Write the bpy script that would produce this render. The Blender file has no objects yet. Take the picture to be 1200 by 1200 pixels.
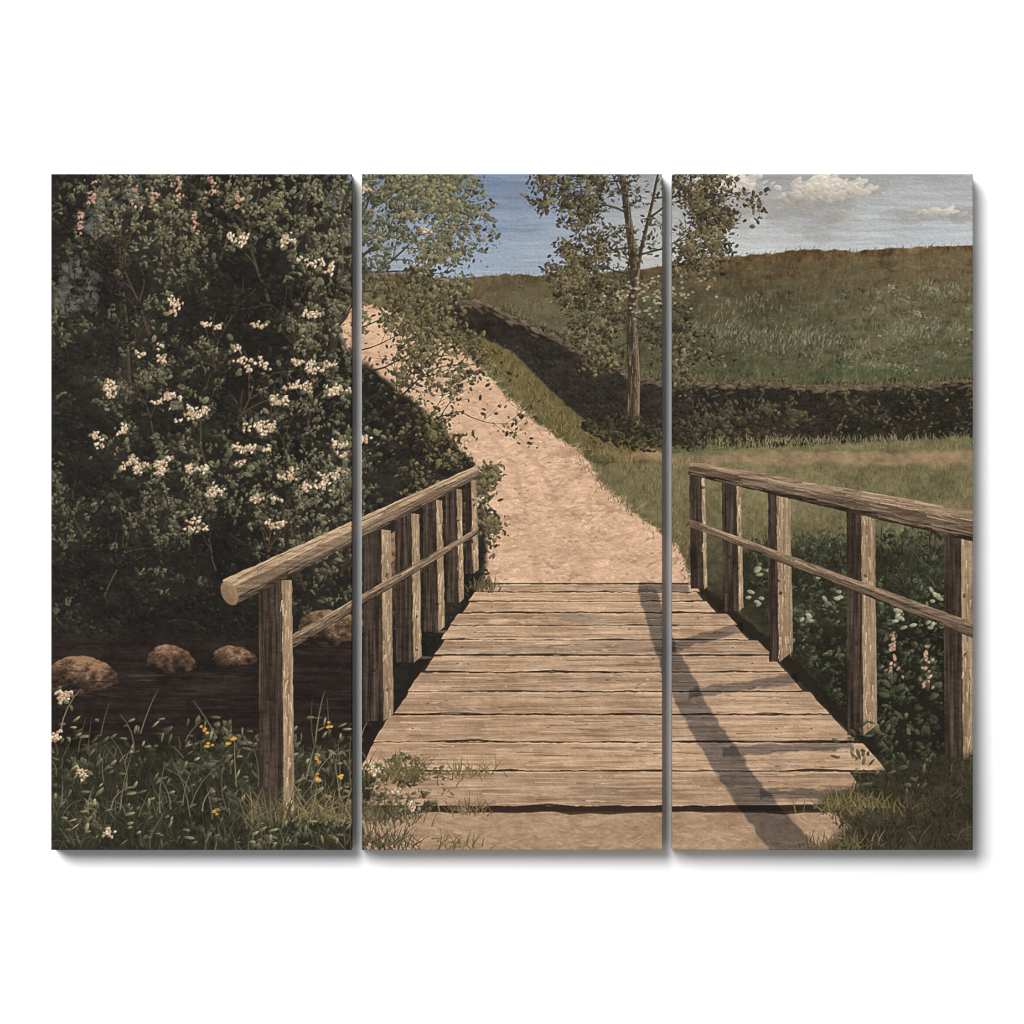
"""Three-panel canvas print hanging on a white wall.
The prints carry an original, generic rural landscape (flowering bushes, sandy lane,
plank footbridge with plain post-and-rail sides) painted stroke by stroke below and
stored as paint colour on the canvas meshes.  1 unit = 1 m, 1 photo pixel = 1 mm."""
import bpy, math, random
import numpy as np

rnd = random.Random(11)
NR = np.random.RandomState(5)

# ------------------------------------------------------------------ the paint
S = 1.5                                   # paint samples per millimetre
X0, Y0, PW, PH = 60.0, 204.0, 1080.0, 792.0
NW, NH = int(PW * S), int(PH * S)
XX, YY = np.meshgrid(X0 + (np.arange(NW) + .5) / S, Y0 + (np.arange(NH) + .5) / S)
XX = XX.astype(np.float32); YY = YY.astype(np.float32)
C = np.zeros((NH, NW, 3), np.float32)
HT = np.zeros((NH, NW), np.float32)        # thickness of the paint


def rgb(*c):
    return np.array(c, np.float32)


def mix(a, b, t):
    return a + (b - a) * t


def noise1(sx, sy, seed):
    r = np.random.RandomState(seed)
    gx, gy = int(PW / sx) + 3, int(PH / sy) + 3
    g = r.rand(gy, gx).astype(np.float32)
    fx = (np.arange(NW) / S / sx); fy = (np.arange(NH) / S / sy)
    ix = fx.astype(int); iy = fy.astype(int)
    tx = (fx - ix).astype(np.float32); ty = (fy - iy).astype(np.float32)
    tx = tx * tx * (3 - 2 * tx); ty = ty * ty * (3 - 2 * ty)
    a = g[iy][:, ix]; b = g[iy][:, ix + 1]; c = g[iy + 1][:, ix]; d = g[iy + 1][:, ix + 1]
    top = a + (b - a) * tx[None]; bot = c + (d - c) * tx[None]
    return top + (bot - top) * ty[:, None]


def fbm(sx, sy, octaves, seed):
    out = np.zeros((NH, NW), np.float32); amp = 1.; tot = 0.
    for k in range(octaves):
        out += amp * noise1(max(sx, 1.), max(sy, 1.), seed + 17 * k); tot += amp
        amp *= .55; sx *= .5; sy *= .5
    return out / tot - .5                  # about -0.5..0.5


def at(arr, x, y):
    i = min(max(int((y - Y0) * S), 0), NH - 1); j = min(max(int((x - X0) * S), 0), NW - 1)
    return arr[i, j]


def box(x0, x1, y0, y1):
    j0 = max(int((x0 - X0) * S) - 1, 0); j1 = min(int((x1 - X0) * S) + 2, NW)
    i0 = max(int((y0 - Y0) * S) - 1, 0); i1 = min(int((y1 - Y0) * S) + 2, NH)
    if j1 <= j0 or i1 <= i0:
        return None
    return slice(i0, i1), slice(j0, j1)


def lay(s, m, col, h=0.):
    C[s] += (col - C[s]) * m[..., None]
    if h:
        HT[s] += h * m


def dab(x, y, a, b, th, col, al=1., shade=0., h=.4):
    c, n = math.cos(th), math.sin(th)
    ex = math.hypot(a * c, b * n) + .8; ey = math.hypot(a * n, b * c) + .8
    s = box(x - ex, x + ex, y - ey, y + ey)
    if s is None:
        return
    dx = XX[s] - x; dy = YY[s] - y
    u = (dx * c + dy * n) / a; v = (dy * c - dx * n) / b
    r = np.sqrt(u * u + v * v)
    m = np.clip((1 - r) * b * S + .55, 0, 1) * al
    cc = col
    if shade:
        cc = col[None, None] * (1 + shade * np.clip(dx / a * .6 - dy / a * .8, -1, 1))[..., None]
    lay(s, m, cc, 0)
    HT[s] += h * m * np.clip(1 - r * .7, 0, 1)


def line(pts, w0, w1, col, al=1., h=.3, soft=0., edge=None):
    """tapered brush line through pts; edge = a lighter colour along its right side"""
    xs = [p[0] for p in pts]; ys = [p[1] for p in pts]; w = max(w0, w1) + 1 + soft
    s = box(min(xs) - w, max(xs) + w, min(ys) - w, max(ys) + w)
    if s is None:
        return
    X = XX[s]; Y = YY[s]; m = np.zeros_like(X); side = np.zeros_like(X)
    n = len(pts) - 1
    for k in range(n):
        (ax, ay), (bx, by) = pts[k], pts[k + 1]
        dx, dy = bx - ax, by - ay; L2 = dx * dx + dy * dy + 1e-9
        t = np.clip(((X - ax) * dx + (Y - ay) * dy) / L2, 0, 1)
        px = X - ax - t * dx; py = Y - ay - t * dy
        d = np.hypot(px, py)
        wd = (w0 + (w1 - w0) * (k + t) / n) * .5
        q = np.clip((wd - d) * S / (1 + soft) + .5, 0, 1) * np.minimum(1, wd * S * 2 + .25)
        side = np.where(q > m, np.clip(px / np.maximum(wd, .3), -1, 1), side)
        m = np.maximum(m, q)
    cc = col
    if edge is not None:
        e = np.clip(side * 1.4 - .1, 0, 1)[..., None]
        cc = col + (edge - col) * e
    lay(s, m * al, cc, h)


def polymask(pts, soft=0., wob=None, pad=6):
    xs = [p[0] for p in pts]; ys = [p[1] for p in pts]; pad += soft
    s = box(min(xs) - pad, max(xs) + pad, min(ys) - pad, max(ys) + pad)
    if s is None:
        return None, None
    X = XX[s]; Y = YY[s]
    if wob is not None:
        X = X + wob[0][s]; Y = Y + wob[1][s]
    ins = np.zeros(X.shape, bool); d2 = np.full(X.shape, 1e9, np.float32)
    for k in range(len(pts)):
        (ax, ay), (bx, by) = pts[k], pts[(k + 1) % len(pts)]
        if ay != by:
            cr = ((Y < ay) != (Y < by)) & (X < (bx - ax) * (Y - ay) / (by - ay) + ax)
            ins ^= cr
        dx, dy = bx - ax, by - ay
        t = np.clip(((X - ax) * dx + (Y - ay) * dy) / (dx * dx + dy * dy + 1e-9), 0, 1)
        d2 = np.minimum(d2, (X - ax - t * dx) ** 2 + (Y - ay - t * dy) ** 2)
    sd = np.sqrt(d2) * np.where(ins, 1, -1)
    return s, np.clip(sd * S / (1 + soft * S) + .5, 0, 1)


def fill(pts, col, soft=0., wob=None, al=1.):
    s, m = polymask(pts, soft, wob)
    if s is None:
        return
    c = col[s] if isinstance(col, np.ndarray) and col.ndim == 3 else col
    lay(s, m * al, c)


def tex(base, *layers):
    """a full-size colour field: base colour shifted by (noise, colour) pairs"""
    out = np.broadcast_to(base, (NH, NW, 3)).copy()
    for n, c in layers:
        out += n[..., None] * c
    return out


def jit(c, a):
    k = 1 + rnd.uniform(-a, a)
    return np.clip(c * k + rgb(*[rnd.uniform(-a, a) * 16 for _ in range(3)]), 6, 250)


def inside(pts, x, y):
    r = False
    for k in range(len(pts)):
        (ax, ay), (bx, by) = pts[k], pts[(k + 1) % len(pts)]
        if (y < ay) != (y < by) and x < (bx - ax) * (y - ay) / (by - ay) + ax:
            r = not r
    return r


def scatter(pts, n):
    xs = [p[0] for p in pts]; ys = [p[1] for p in pts]; out = []
    while len(out) < n:
        x = rnd.uniform(min(xs), max(xs)); y = rnd.uniform(min(ys), max(ys))
        if inside(pts, x, y):
            out.append((x, y))
    return out


WOB = (fbm(26, 26, 3, 900) * 14, fbm(26, 26, 3, 950) * 14)
WOBS = (fbm(9, 9, 2, 910) * 5, fbm(9, 9, 2, 960) * 5)
n_big, n_mid, n_fine = fbm(120, 120, 4, 1), fbm(36, 30, 4, 2), fbm(7, 5, 3, 3)
n_hor = fbm(90, 5, 3, 4); n_hor2 = fbm(40, 2.2, 2, 6); n_grain = fbm(70, 2.4, 2, 8)
n_ver = fbm(2.2, 50, 2, 9); n_grass = fbm(2.6, 9, 2, 10)

# ---- foliage tools
def leaf_at(x, y, size, col, al=1.):
    a = size * rnd.choice((.6, .8, 1., 1.2, 1.5)) * rnd.uniform(.85, 1.15)
    dab(x, y, a, a * rnd.uniform(.45, .7), rnd.uniform(0, math.pi), col, al, .22, .7)

def clump(x, y, R, n, cols, leaf=3.2, squash=.75, bias=0., amp=1.):
    L = []
    rot = rnd.uniform(-.9, .9)
    for _ in range(n):
        r = R * math.sqrt(rnd.random()); t = rnd.uniform(0, 6.283)
        dx, dy = r * math.cos(t), r * math.sin(t) * squash
        L.append((min(max(.5 + amp * (.32 * (dx / R - 1.5 * dy / R) + rnd.gauss(0, .2)) + bias, 0), .999), x + dx, y + dy))
    L.sort()
    for k, px, py in L:
        k *= len(cols) - 1; i = int(k); a = leaf * rnd.uniform(.55, 1.3)
        dab(px, py, a, a * rnd.uniform(.38, .62), rot + rnd.gauss(0, .7), jit(mix(cols[i], cols[i + 1], k - i), .12), rnd.uniform(.5, 1), .25, .7)

def twig(x, y, ang, L, w, depth, out, col, spread=.55, bend=0.):
    pts = [(x, y)]; a = ang; n = 5
    for k in range(n):
        a += rnd.gauss(bend, .13)
        x += L / n * math.cos(a); y += L / n * math.sin(a)
        pts.append((x, y))
        if depth and k >= 1:
            for sgn in ((-1, 1) if rnd.random() < .55 else (rnd.choice((-1, 1)),)):
                twig(x, y, a + sgn * rnd.uniform(.35, .35 + spread), L * rnd.uniform(.38, .6), w * .5, depth - 1, out, col, spread, bend)
    line(pts, w, w * .4, col, .9, .4)
    if depth == 0:
        for p in pts[1:]:
            out.append(p)

def leafy(out, per, leaf, cols, jx=6):
    L = []
    for x, y in out:
        for _ in range(per):
            L.append((rnd.random(), x + rnd.gauss(0, jx), y + rnd.gauss(0, jx * .75)))
    rnd.shuffle(L)
    for k, x, y in sorted(L, key=lambda q: q[0]):
        k = min(k * (len(cols) - 1), len(cols) - 1.001); i = int(k)
        leaf_at(x, y, leaf, jit(mix(cols[i], cols[i + 1], k - i), .12), .95)

# ---- sky
cx = np.array([60, 420, 540, 640, 760, 880, 1140.])
top = np.array([[92, 96, 95], [118, 128, 140], [104, 122, 146], [112, 124, 142], [142, 144, 146], [146, 147, 148], [158, 160, 161.]])
low = np.array([[120, 122, 118], [140, 150, 158], [146, 158, 174], [150, 160, 173], [176, 176, 172], [186, 190, 190], [180, 186, 191.]])
tt = np.clip((YY - 204) / 105, 0, 1)[..., None]
T = np.stack([np.interp(XX[0], cx, top[:, k]) for k in range(3)], -1)[None]
B = np.stack([np.interp(XX[0], cx, low[:, k]) for k in range(3)], -1)[None]
C[:] = (T * (1 - tt) + B * tt) + (n_hor * 26 + n_hor2 * 16 + n_mid * 14)[..., None]
for _ in range(1500):
    x = rnd.uniform(400, 1140); y = rnd.uniform(200, 330)
    dab(x, y, rnd.uniform(8, 26), rnd.uniform(.8, 2.2), rnd.uniform(-.12, .12), jit(at(C, x, y), .045), .5, 0, .35)
# clouds: grey body with cream tops
def cloud(cx_, cy_, w, h, n):
    for k in range(n):
        x = rnd.gauss(cx_, w * .42); y = cy_ + abs(rnd.gauss(0, h * .45)) * rnd.choice((1, 1, -.4))
        dab(x, y, rnd.uniform(9, 20), rnd.uniform(4, 8), rnd.uniform(-.3, .3), jit(rgb(150, 147, 143), .06), .3, .05, .3)
    for k in range(n * 2):
        x = rnd.gauss(cx_ + w * .12, w * .3); y = cy_ - h * .3 + abs(x - cx_ - w * .12) * .16 + rnd.gauss(0, h * .15)
        f = min(max((cy_ - y) / h + .3, 0), 1)
        dab(x, y, rnd.uniform(3, 9), rnd.uniform(1.5, 3.6), rnd.uniform(-.9, .5), jit(mix(rgb(160, 156, 150), rgb(226, 216, 200), f * rnd.uniform(.55, 1)), .03), .7, .12, 1.3)
cloud(846, 226, 58, 50, 110)
cloud(960, 230, 74, 42, 90)
cloud(1092, 250, 60, 10, 14)

# ---- hillside
hill_top = [(400, 318), (470, 322), (530, 326), (600, 322), (680, 322), (760, 314), (850, 302), (940, 292), (1010, 294), (1080, 289), (1150, 286)]
hill = hill_top + [(1150, 560), (400, 560)]
hill_tex = tex(rgb(92, 83, 62), (n_mid, rgb(40, 38, 30)), (n_fine, rgb(46, 44, 36)), (n_grass, rgb(30, 30, 24)))
crest = np.clip(1 - (YY - 290) / 60, 0, 1)[..., None]
hill_tex = hill_tex + crest * rgb(6, -6, -8) + np.clip((YY - 350) / 60, 0, 1)[..., None] * rgb(-10, -2, -6)
fill(hill, hill_tex, 1.2, WOBS)
def grass_field(pts, n, cols, l0=4, l1=10, al=.75, lean=.15, w=1.3, y_scale=None):
    P = sorted(scatter(pts, n), key=lambda p: p[1])
    for x, y in P:
        k = (at(n_mid, x, y) + at(n_big, x, y)) + .5 + rnd.uniform(-.35, .35)
        k = min(max(k, 0), .999) * (len(cols) - 1)
        i = int(k); c = mix(cols[i], cols[min(i + 1, len(cols) - 1)], k - i)
        L = rnd.uniform(l0, l1); a = rnd.gauss(lean, .3)
        line([(x, y), (x + L * .5 * math.sin(a), y - L * .5), (x + L * math.sin(a) * 1.3, y - L)], w * rnd.uniform(.7, 1.4), .35, jit(c, .1), al, .35)
for x, y in scatter([(560, 330), (1150, 296), (1150, 440), (760, 440), (620, 380)], 900):
    k = at(n_big, x, y) + rnd.gauss(0, .2) + .5
    dab(x, y, rnd.uniform(6, 20), rnd.uniform(2, 5), rnd.gauss(-.05, .2), jit(mix(rgb(62, 60, 45), rgb(112, 104, 80), min(max(k, 0), 1)), .06), .35, .1, .5)
for x, y in scatter([(640, 350), (1145, 330), (1145, 436), (760, 440), (640, 400)], 150):
    k = at(n_big, x, y) + at(n_mid, x, y)
    c = [rgb(54, 56, 44), rgb(72, 74, 58), rgb(96, 96, 78)] if k < .1 else [rgb(78, 79, 62), rgb(104, 104, 86), rgb(140, 136, 116)]
    clump(x, y, rnd.uniform(7, 14), 10, c, 2.2, .5, 0, .9)
upper = hill_top + [(1150, 372), (640, 380), (430, 350)]
grass_field(upper, 3000, [rgb(62, 58, 42), rgb(88, 76, 52), rgb(104, 90, 64), rgb(120, 103, 78)], 3, 7, .42)
midh = [(640, 352), (1150, 340), (1150, 440), (760, 446), (660, 420), (560, 372)]
grass_field(midh, 4200, [rgb(52, 54, 42), rgb(76, 77, 58), rgb(97, 98, 78), rgb(112, 108, 84)], 3, 8, .36)
for cx_, cy_, w, n in ((930, 398, 70, 260), (1080, 388, 45, 130), (1105, 340, 40, 110), (850, 388, 40, 90), (1000, 420, 60, 60), (880, 356, 36, 50), (690, 392, 30, 50)):
    for _ in range(n):
        x = rnd.gauss(cx_, w * .6); y = rnd.gauss(cy_, 7)
        L = rnd.uniform(2, 6.5); a = rnd.gauss(.15, .35)
        line([(x, y), (x + L * math.sin(a), y - L)], 1.8, .8, jit(mix(rgb(104, 104, 84), rgb(152, 146, 126), rnd.random() ** 1.6), .06), .45, .6)
for _ in range(240):                                             # fresh green below the slope
    x = rnd.gauss(1010, 55); y = rnd.uniform(430, 446)
    line([(x, y), (x + 2, y - rnd.uniform(3, 8))], 1.4, .5, jit(rgb(62, 84, 56), .12), .6)

# ---- dark field hedge along the foot of the hill, running up beside the lane
hedge = [(1150, 446), (1060, 448), (960, 452), (860, 447), (790, 446), (745, 440), (700, 418), (650, 392), (600, 368), (555, 350), (520, 348), (508, 358),
         (530, 380), (570, 406), (615, 440), (655, 475), (700, 500), (760, 516), (850, 522), (950, 524), (1040, 520), (1150, 516)]
fill(hedge, tex(rgb(46, 42, 36), (n_mid, rgb(26, 24, 20)), (n_fine, rgb(30, 28, 24))), 3, WOB)
hc = [rgb(34, 31, 28), rgb(43, 39, 33), rgb(54, 49, 40), rgb(72, 65, 52)]
for x, y in sorted(scatter(hedge, 560), key=lambda p: p[1]):
    sc = .55 + (y - 350) / 240
    clump(x, y, 10 * sc, 7, hc, 2.3 * sc, .6, -.2 + .5 * at(n_big, x, y) + .3 * at(n_mid, x, y), .7)
htop = hedge[:11]                                                # its sunlit, clipped top
for k in range(len(htop) - 1):
    (ax, ay), (bx, by) = htop[k], htop[k + 1]
    for _ in range(int(math.hypot(bx - ax, by - ay) * .9)):
        t = rnd.random(); x = ax + (bx - ax) * t; y = ay + (by - ay) * t + abs(rnd.gauss(0, 4)) + 5 * at(n_mid, x, 460) * 2
        dab(x, y, rnd.uniform(2.5, 6), rnd.uniform(1, 2), math.atan2(ay - by, ax - bx) + rnd.gauss(0, .25), jit(mix(rgb(84, 70, 58), rgb(122, 106, 88), rnd.random()), .1), .62, .2, .7)

for k in range(len(htop) - 1):
    (ax, ay), (bx, by) = htop[k], htop[k + 1]
    for _ in range(int(math.hypot(bx - ax, by - ay) * .8)):
        t = rnd.random(); x = ax + (bx - ax) * t; y = ay + (by - ay) * t + rnd.uniform(-3, 3)
        L = rnd.uniform(3, 9); a = rnd.gauss(.1, .4)
        line([(x, y), (x + L * math.sin(a), y - L)], 1.5, .6, jit(mix(rgb(58, 58, 42), rgb(112, 104, 78), rnd.random()), .1), .7, .5)
for x, y in scatter([(800, 458), (1140, 458), (1140, 516), (800, 516)], 40):
    for k in range(rnd.randint(3, 9)):
        dab(x + rnd.gauss(0, 5), y + rnd.gauss(0, 6), rnd.uniform(1.6, 3.4), rnd.uniform(.8, 1.5), rnd.uniform(0, 3), jit(rgb(94, 88, 64), .16), .6, .3, .8)
# ---- verge and meadow
for x, y in scatter([(800, 470), (930, 468), (960, 500), (900, 516), (800, 512)], 60):
    clump(x, y, 10, 7, [rgb(50, 46, 37), rgb(70, 64, 48), rgb(96, 88, 66)], 2.6, .6, 0, .8)
meadow = [(640, 560), (690, 545), (760, 535), (830, 528), (1150, 512), (1150, 1010), (860, 1010), (780, 720), (700, 640)]
mead_tex = tex(rgb(110, 103, 76), (n_mid, rgb(34, 32, 26)), (n_fine, rgb(36, 36, 28)), (n_big, rgb(30, 26, 18)))
dk = np.clip((YY - 590) / 120, 0, 1)[..., None]
mead_tex = mead_tex * (1 - dk) + (tex(rgb(58, 57, 43), (n_fine, rgb(30, 32, 24)), (n_mid, rgb(26, 26, 20)))) * dk
fill(meadow, mead_tex, 3, WOBS)
fill([(560, 392), (600, 412), (650, 462), (690, 496), (770, 520), (780, 545), (700, 540), (640, 500), (590, 450), (545, 405)],
     tex(rgb(96, 86, 58), (n_fine, rgb(40, 40, 30)), (n_mid, rgb(24, 24, 18))), 2, WOBS)

# ---- sandy lane: an S-bend that slips over the rise
laneL = [(566, 700), (556, 660), (566, 610), (560, 560), (535, 520), (497, 480), (452, 445), (405, 425)]
laneR = [(405, 352), (440, 358), (478, 372), (515, 392), (552, 420), (592, 462), (632, 498), (684, 534), (704, 566), (744, 602), (796, 640), (815, 700)]
lane = laneL + [(400, 425), (400, 350)] + laneR
lane_tex = tex(rgb(196, 163, 136), (n_big, rgb(34, 32, 30)), (n_mid, rgb(34, 32, 30)), (n_fine, rgb(36, 34, 31)), (n_hor, rgb(26, 25, 24)))
lane_tex = lane_tex + np.clip((420 - YY) / 100, 0, 1)[..., None] * rgb(-8, -12, -14)
fill(lane, lane_tex, 2.5, WOBS)
for x, y in scatter(lane, 2600):
    c = at(C, x, y)
    dab(x, y, rnd.uniform(3, 11), rnd.uniform(.7, 1.9), rnd.gauss(-.15, .45), jit(mix(rgb(174, 142, 117), rgb(216, 184, 156), rnd.random()), .05), .4, .1, .8)
for _ in range(60):                                              # wheel and foot marks
    x, y = rnd.gauss(650, 50), rnd.uniform(520, 680)
    line([(x, y), (x + rnd.gauss(8, 8), y + rnd.gauss(0, 4)), (x + rnd.gauss(18, 10), y + rnd.gauss(0, 6))], 1.6, .6, jit(rgb(160, 130, 106), .08), .35)
for x, y in scatter(lane, 420):                                  # grit, pebbles, scuffs
    q = .5 + (y - 350) / 350
    dab(x, y, rnd.uniform(.8, 2.6) * q, rnd.uniform(.5, 1.1) * q, rnd.gauss(0, .3), jit(mix(rgb(140, 110, 88), rgb(232, 202, 170), rnd.random()), .06), .6, .2, 1.4)
for _ in range(26):
    x, y = rnd.gauss(650, 60), rnd.uniform(500, 680)
    if inside(lane, x, y):
        for k in range(10):
            dab(x + rnd.gauss(0, 12), y + rnd.gauss(0, 4), rnd.uniform(3, 9), rnd.uniform(1, 2.2), rnd.gauss(-.1, .4), jit(rgb(164, 133, 109), .07), .4, .15, 1)
for _ in range(520):                                             # ragged grass creeping over both edges
    E = rnd.choice((laneL[:6], laneR[5:])); k = rnd.randrange(len(E) - 1); t = rnd.random()
    x = mix(E[k][0], E[k + 1][0], t) + rnd.gauss(0, 5); y = mix(E[k][1], E[k + 1][1], t) + rnd.gauss(0, 3)
    L = rnd.uniform(3, 8); a = rnd.gauss(0, .6)
    line([(x, y), (x + L * math.sin(a), y - L * .8)], 1.5, .5, jit(mix(rgb(80, 72, 48), rgb(146, 126, 92), rnd.random()), .1), .7, .6)
for off in (-26, 34):
    line([(660 + off, 690), (640 + off * .8, 620), (618 + off * .5, 550), (570 + off * .4, 486), (510 + off * .3, 430)], 9, 3, rgb(168, 137, 112), .3, .2, 4)
fill([(805, 536), (900, 529), (1150, 530), (1150, 545), (1010, 546), (880, 543), (812, 546), (700, 534), (760, 527)], tex(rgb(146, 122, 97), (n_fine, rgb(36, 34, 30)), (n_mid, rgb(40, 36, 30))), 4, WOB, .75)
for _ in range(900):                                             # verge grass along the lane's right side
    t = rnd.random() * 6; k = int(t); seg = [(540, 398), (590, 440), (640, 490), (690, 522), (735, 552), (768, 600), (800, 650)]
    x = mix(seg[k][0], seg[k + 1][0], t - k) + rnd.uniform(-4, 26); y = mix(seg[k][1], seg[k + 1][1], t - k) + rnd.uniform(-6, 5)
    L = rnd.uniform(4, 9); a = rnd.gauss(0, .4)
    line([(x, y), (x + L * math.sin(a), y - L)], 1.6, .5, jit(mix(rgb(74, 68, 46), rgb(132, 117, 80), rnd.random()), .1), .7, .5)
for x, y in scatter([(410, 330), (480, 328), (520, 346), (505, 362), (440, 358), (410, 356)], 160):
    dab(x, y, 5, 1.6, rnd.gauss(-.1, .3), jit(rgb(104, 92, 70), .12), .6)
up_mead = [(700, 556), (830, 534), (830, 620), (800, 640), (760, 600)]
grass_field(up_mead, 900, [rgb(84, 80, 56), rgb(112, 105, 76), rgb(136, 126, 94)], 4, 9, .6, 0)
grass_field([(830, 545), (1145, 548), (1145, 620), (850, 640)], 1500, [rgb(76, 72, 48), rgb(104, 97, 68), rgb(126, 115, 84), rgb(140, 122, 94)], 4, 10, .6, 0)
grass_field([(800, 516), (1145, 512), (1145, 526), (830, 530)], 700, [rgb(88, 86, 62), rgb(118, 112, 82), rgb(140, 130, 98)], 3, 7, .7, 0)

# ---- slim tree in front of the hedge
bark, barkl = rgb(60, 51, 43), rgb(122, 105, 86)
trunk = [(741, 494), (743, 440), (740, 380), (744, 320), (737, 262), (728, 198)]
line(trunk, 16, 7, bark, 1, .4, 0, barkl)
line([(742, 340), (752, 290), (764, 240), (772, 200)], 6, 3, bark, 1, .4, 0, barkl)
for _ in range(240):
    t = rnd.random(); k = min(int(t * 5), 4); f = t * 5 - k
    x = mix(trunk[k][0], trunk[k + 1][0], f) + rnd.uniform(-6, 7) * (1 - t * .5); y = mix(trunk[k][1], trunk[k + 1][1], f)
    line([(x, y), (x + rnd.gauss(0, .7), y - rnd.uniform(5, 13))], 1.3, .5, jit(mix(rgb(48, 41, 35), rgb(142, 124, 102), rnd.random() ** 1.5), .1), .6)
tip = []
for (x, y, a, L, w) in ((736, 250, -2.6, 74, 3), (738, 290, 2.95, 66, 3), (732, 230, -2.1, 60, 2.4), (744, 300, -.35, 84, 3), (760, 256, -.55, 70, 3), (768, 232, -.12, 78, 2.6),
                        (742, 322, -2.95, 56, 2.4), (730, 212, 3.1, 66, 2.2), (744, 360, 2.7, 56, 2.6), (744, 372, .1, 66, 2.6), (742, 400, 2.9, 44, 2), (760, 290, .25, 60, 2)):
    twig(x, y, a, L, w, 2, tip, rgb(58, 50, 42), .6)
tip = [p for p in tip if rnd.random() < .85]
leafy(tip, 3, 2.1, [rgb(40, 37, 31), rgb(54, 50, 40), rgb(76, 70, 53), rgb(116, 106, 80)], 5)
for cx_, cy_, R in ((690, 352, 30), (716, 340, 24), (790, 350, 26), (706, 384, 26), (700, 240, 22), (672, 226, 22), (812, 252, 26), (850, 262, 18), (790, 222, 22), (690, 282, 22), (720, 214, 26), (752, 236, 26), (716, 268, 26), (668, 248, 16), (770, 274, 26), (826, 232, 20), (800, 300, 22), (760, 318, 26), (736, 296, 20), (704, 316, 22), (760, 390, 20), (800, 384, 16), (684, 380, 18)):
    for _ in range(7):
        clump(cx_ + rnd.gauss(0, R * .5), cy_ + rnd.gauss(0, R * .4), R * .5, 12, [rgb(40, 37, 31), rgb(55, 51, 40), rgb(78, 72, 54), rgb(118, 108, 83)], 2.3, .7, -.1)
for _ in range(90):
    x, y = rnd.gauss(770, 26), rnd.gauss(345, 12)
    dab(x, y, 1.8, 1.3, 0, jit(rgb(178, 166, 144), .08), .6)
# undergrowth at its foot
for x, y in scatter([(680, 496), (720, 488), (800, 496), (830, 520), (770, 528), (700, 516)], 80):
    clump(x, y, 9, 8, [rgb(34, 31, 27), rgb(50, 46, 36), rgb(78, 72, 54)], 2.6, .6)

# ---- big flowering bushes on the left
bush = [(50, 196), (520, 196), (500, 230), (462, 300), (438, 352), (440, 420), (500, 440), (520, 470), (500, 520), (455, 560), (440, 700), (440, 760), (300, 760), (50, 760)]
core = [(50, 196), (400, 196), (424, 240), (424, 330), (400, 380), (404, 410), (440, 434), (486, 470), (530, 516), (560, 556), (570, 640), (566, 690), (500, 780), (436, 890), (430, 900), (50, 900)]
fill(core, tex(rgb(39, 37, 33), (n_mid, rgb(24, 24, 20)), (n_big, rgb(16, 17, 14)), (n_fine, rgb(18, 18, 15))), 6, WOB)
# a little pale sky seen through the leaves
for (x, y, r) in ((84, 318, 22), (98, 342, 18), (74, 350, 16), (120, 238, 20), (150, 226, 16), (108, 262, 18), (398, 232, 14), (404, 272, 12)):
    for _ in range(34):
        dab(x + rnd.gauss(0, r * .6), y + rnd.gauss(0, r * .6), rnd.uniform(3, 9), rnd.uniform(2, 4), rnd.uniform(0, 3), jit(mix(rgb(84, 86, 82), rgb(124, 124, 117), rnd.random()), .06), .3, 0, .4)
for pts, w in (([(150, 470), (146, 380), (138, 300), (142, 210)], 9), ([(386, 460), (392, 390), (400, 310), (396, 206)], 9), ([(360, 420), (372, 340), (356, 250), (362, 204)], 6), ([(402, 330), (420, 270), (452, 220)], 6)):
    line(pts, w, w * .6, rgb(56, 50, 43), .85, .3, 0, rgb(84, 75, 63))

for _ in range(26):
    x, y = rnd.uniform(80, 410), rnd.uniform(300, 720)
    twig(x, y, rnd.uniform(-2.3, -.8), rnd.uniform(50, 110), rnd.uniform(2, 4), 1, [], jit(rgb(66, 56, 47), .12), .5)
def light(x, y):                                                 # where sun reaches into the leaves
    g = lambda cx_, cy_, sx, sy: math.exp(-((x - cx_) / sx) ** 2 - ((y - cy_) / sy) ** 2)
    d = .10 + .55 * at(n_big, x, y) + .75 * at(n_mid, x, y)
    d += .40 * g(385, 380, 75, 190) + .34 * g(120, 235, 130, 55) + .36 * g(330, 232, 120, 55) + .30 * g(335, 590, 95, 80)
    d += .22 * g(200, 560, 70, 60) + .14 * g(250, 460, 90, 60) - .16 * g(130, 480, 100, 110) - .12 * g(300, 400, 45, 90)
    return d
bc = [rgb(30, 28, 26), rgb(41, 39, 34), rgb(60, 57, 47), rgb(86, 83, 66), rgb(116, 112, 89)]
for x, y in sorted(scatter(core, 1750), key=lambda p: p[1] + rnd.gauss(0, 60)):
    if y > 745 or (x > 430 and rnd.random() < .25):
        continue
    l = light(x, y)
    if math.hypot((x - 86) / 30, (y - 334) / 34) < 1 and rnd.random() < .75:
        continue
    v = min(max(l + .09, .07), .60) / .60
    clump(x, y, rnd.uniform(8, 18), 9, bc, rnd.uniform(2.2, 3.8), .75, -.42 + .5 * v, .3 + .7 * v)
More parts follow.
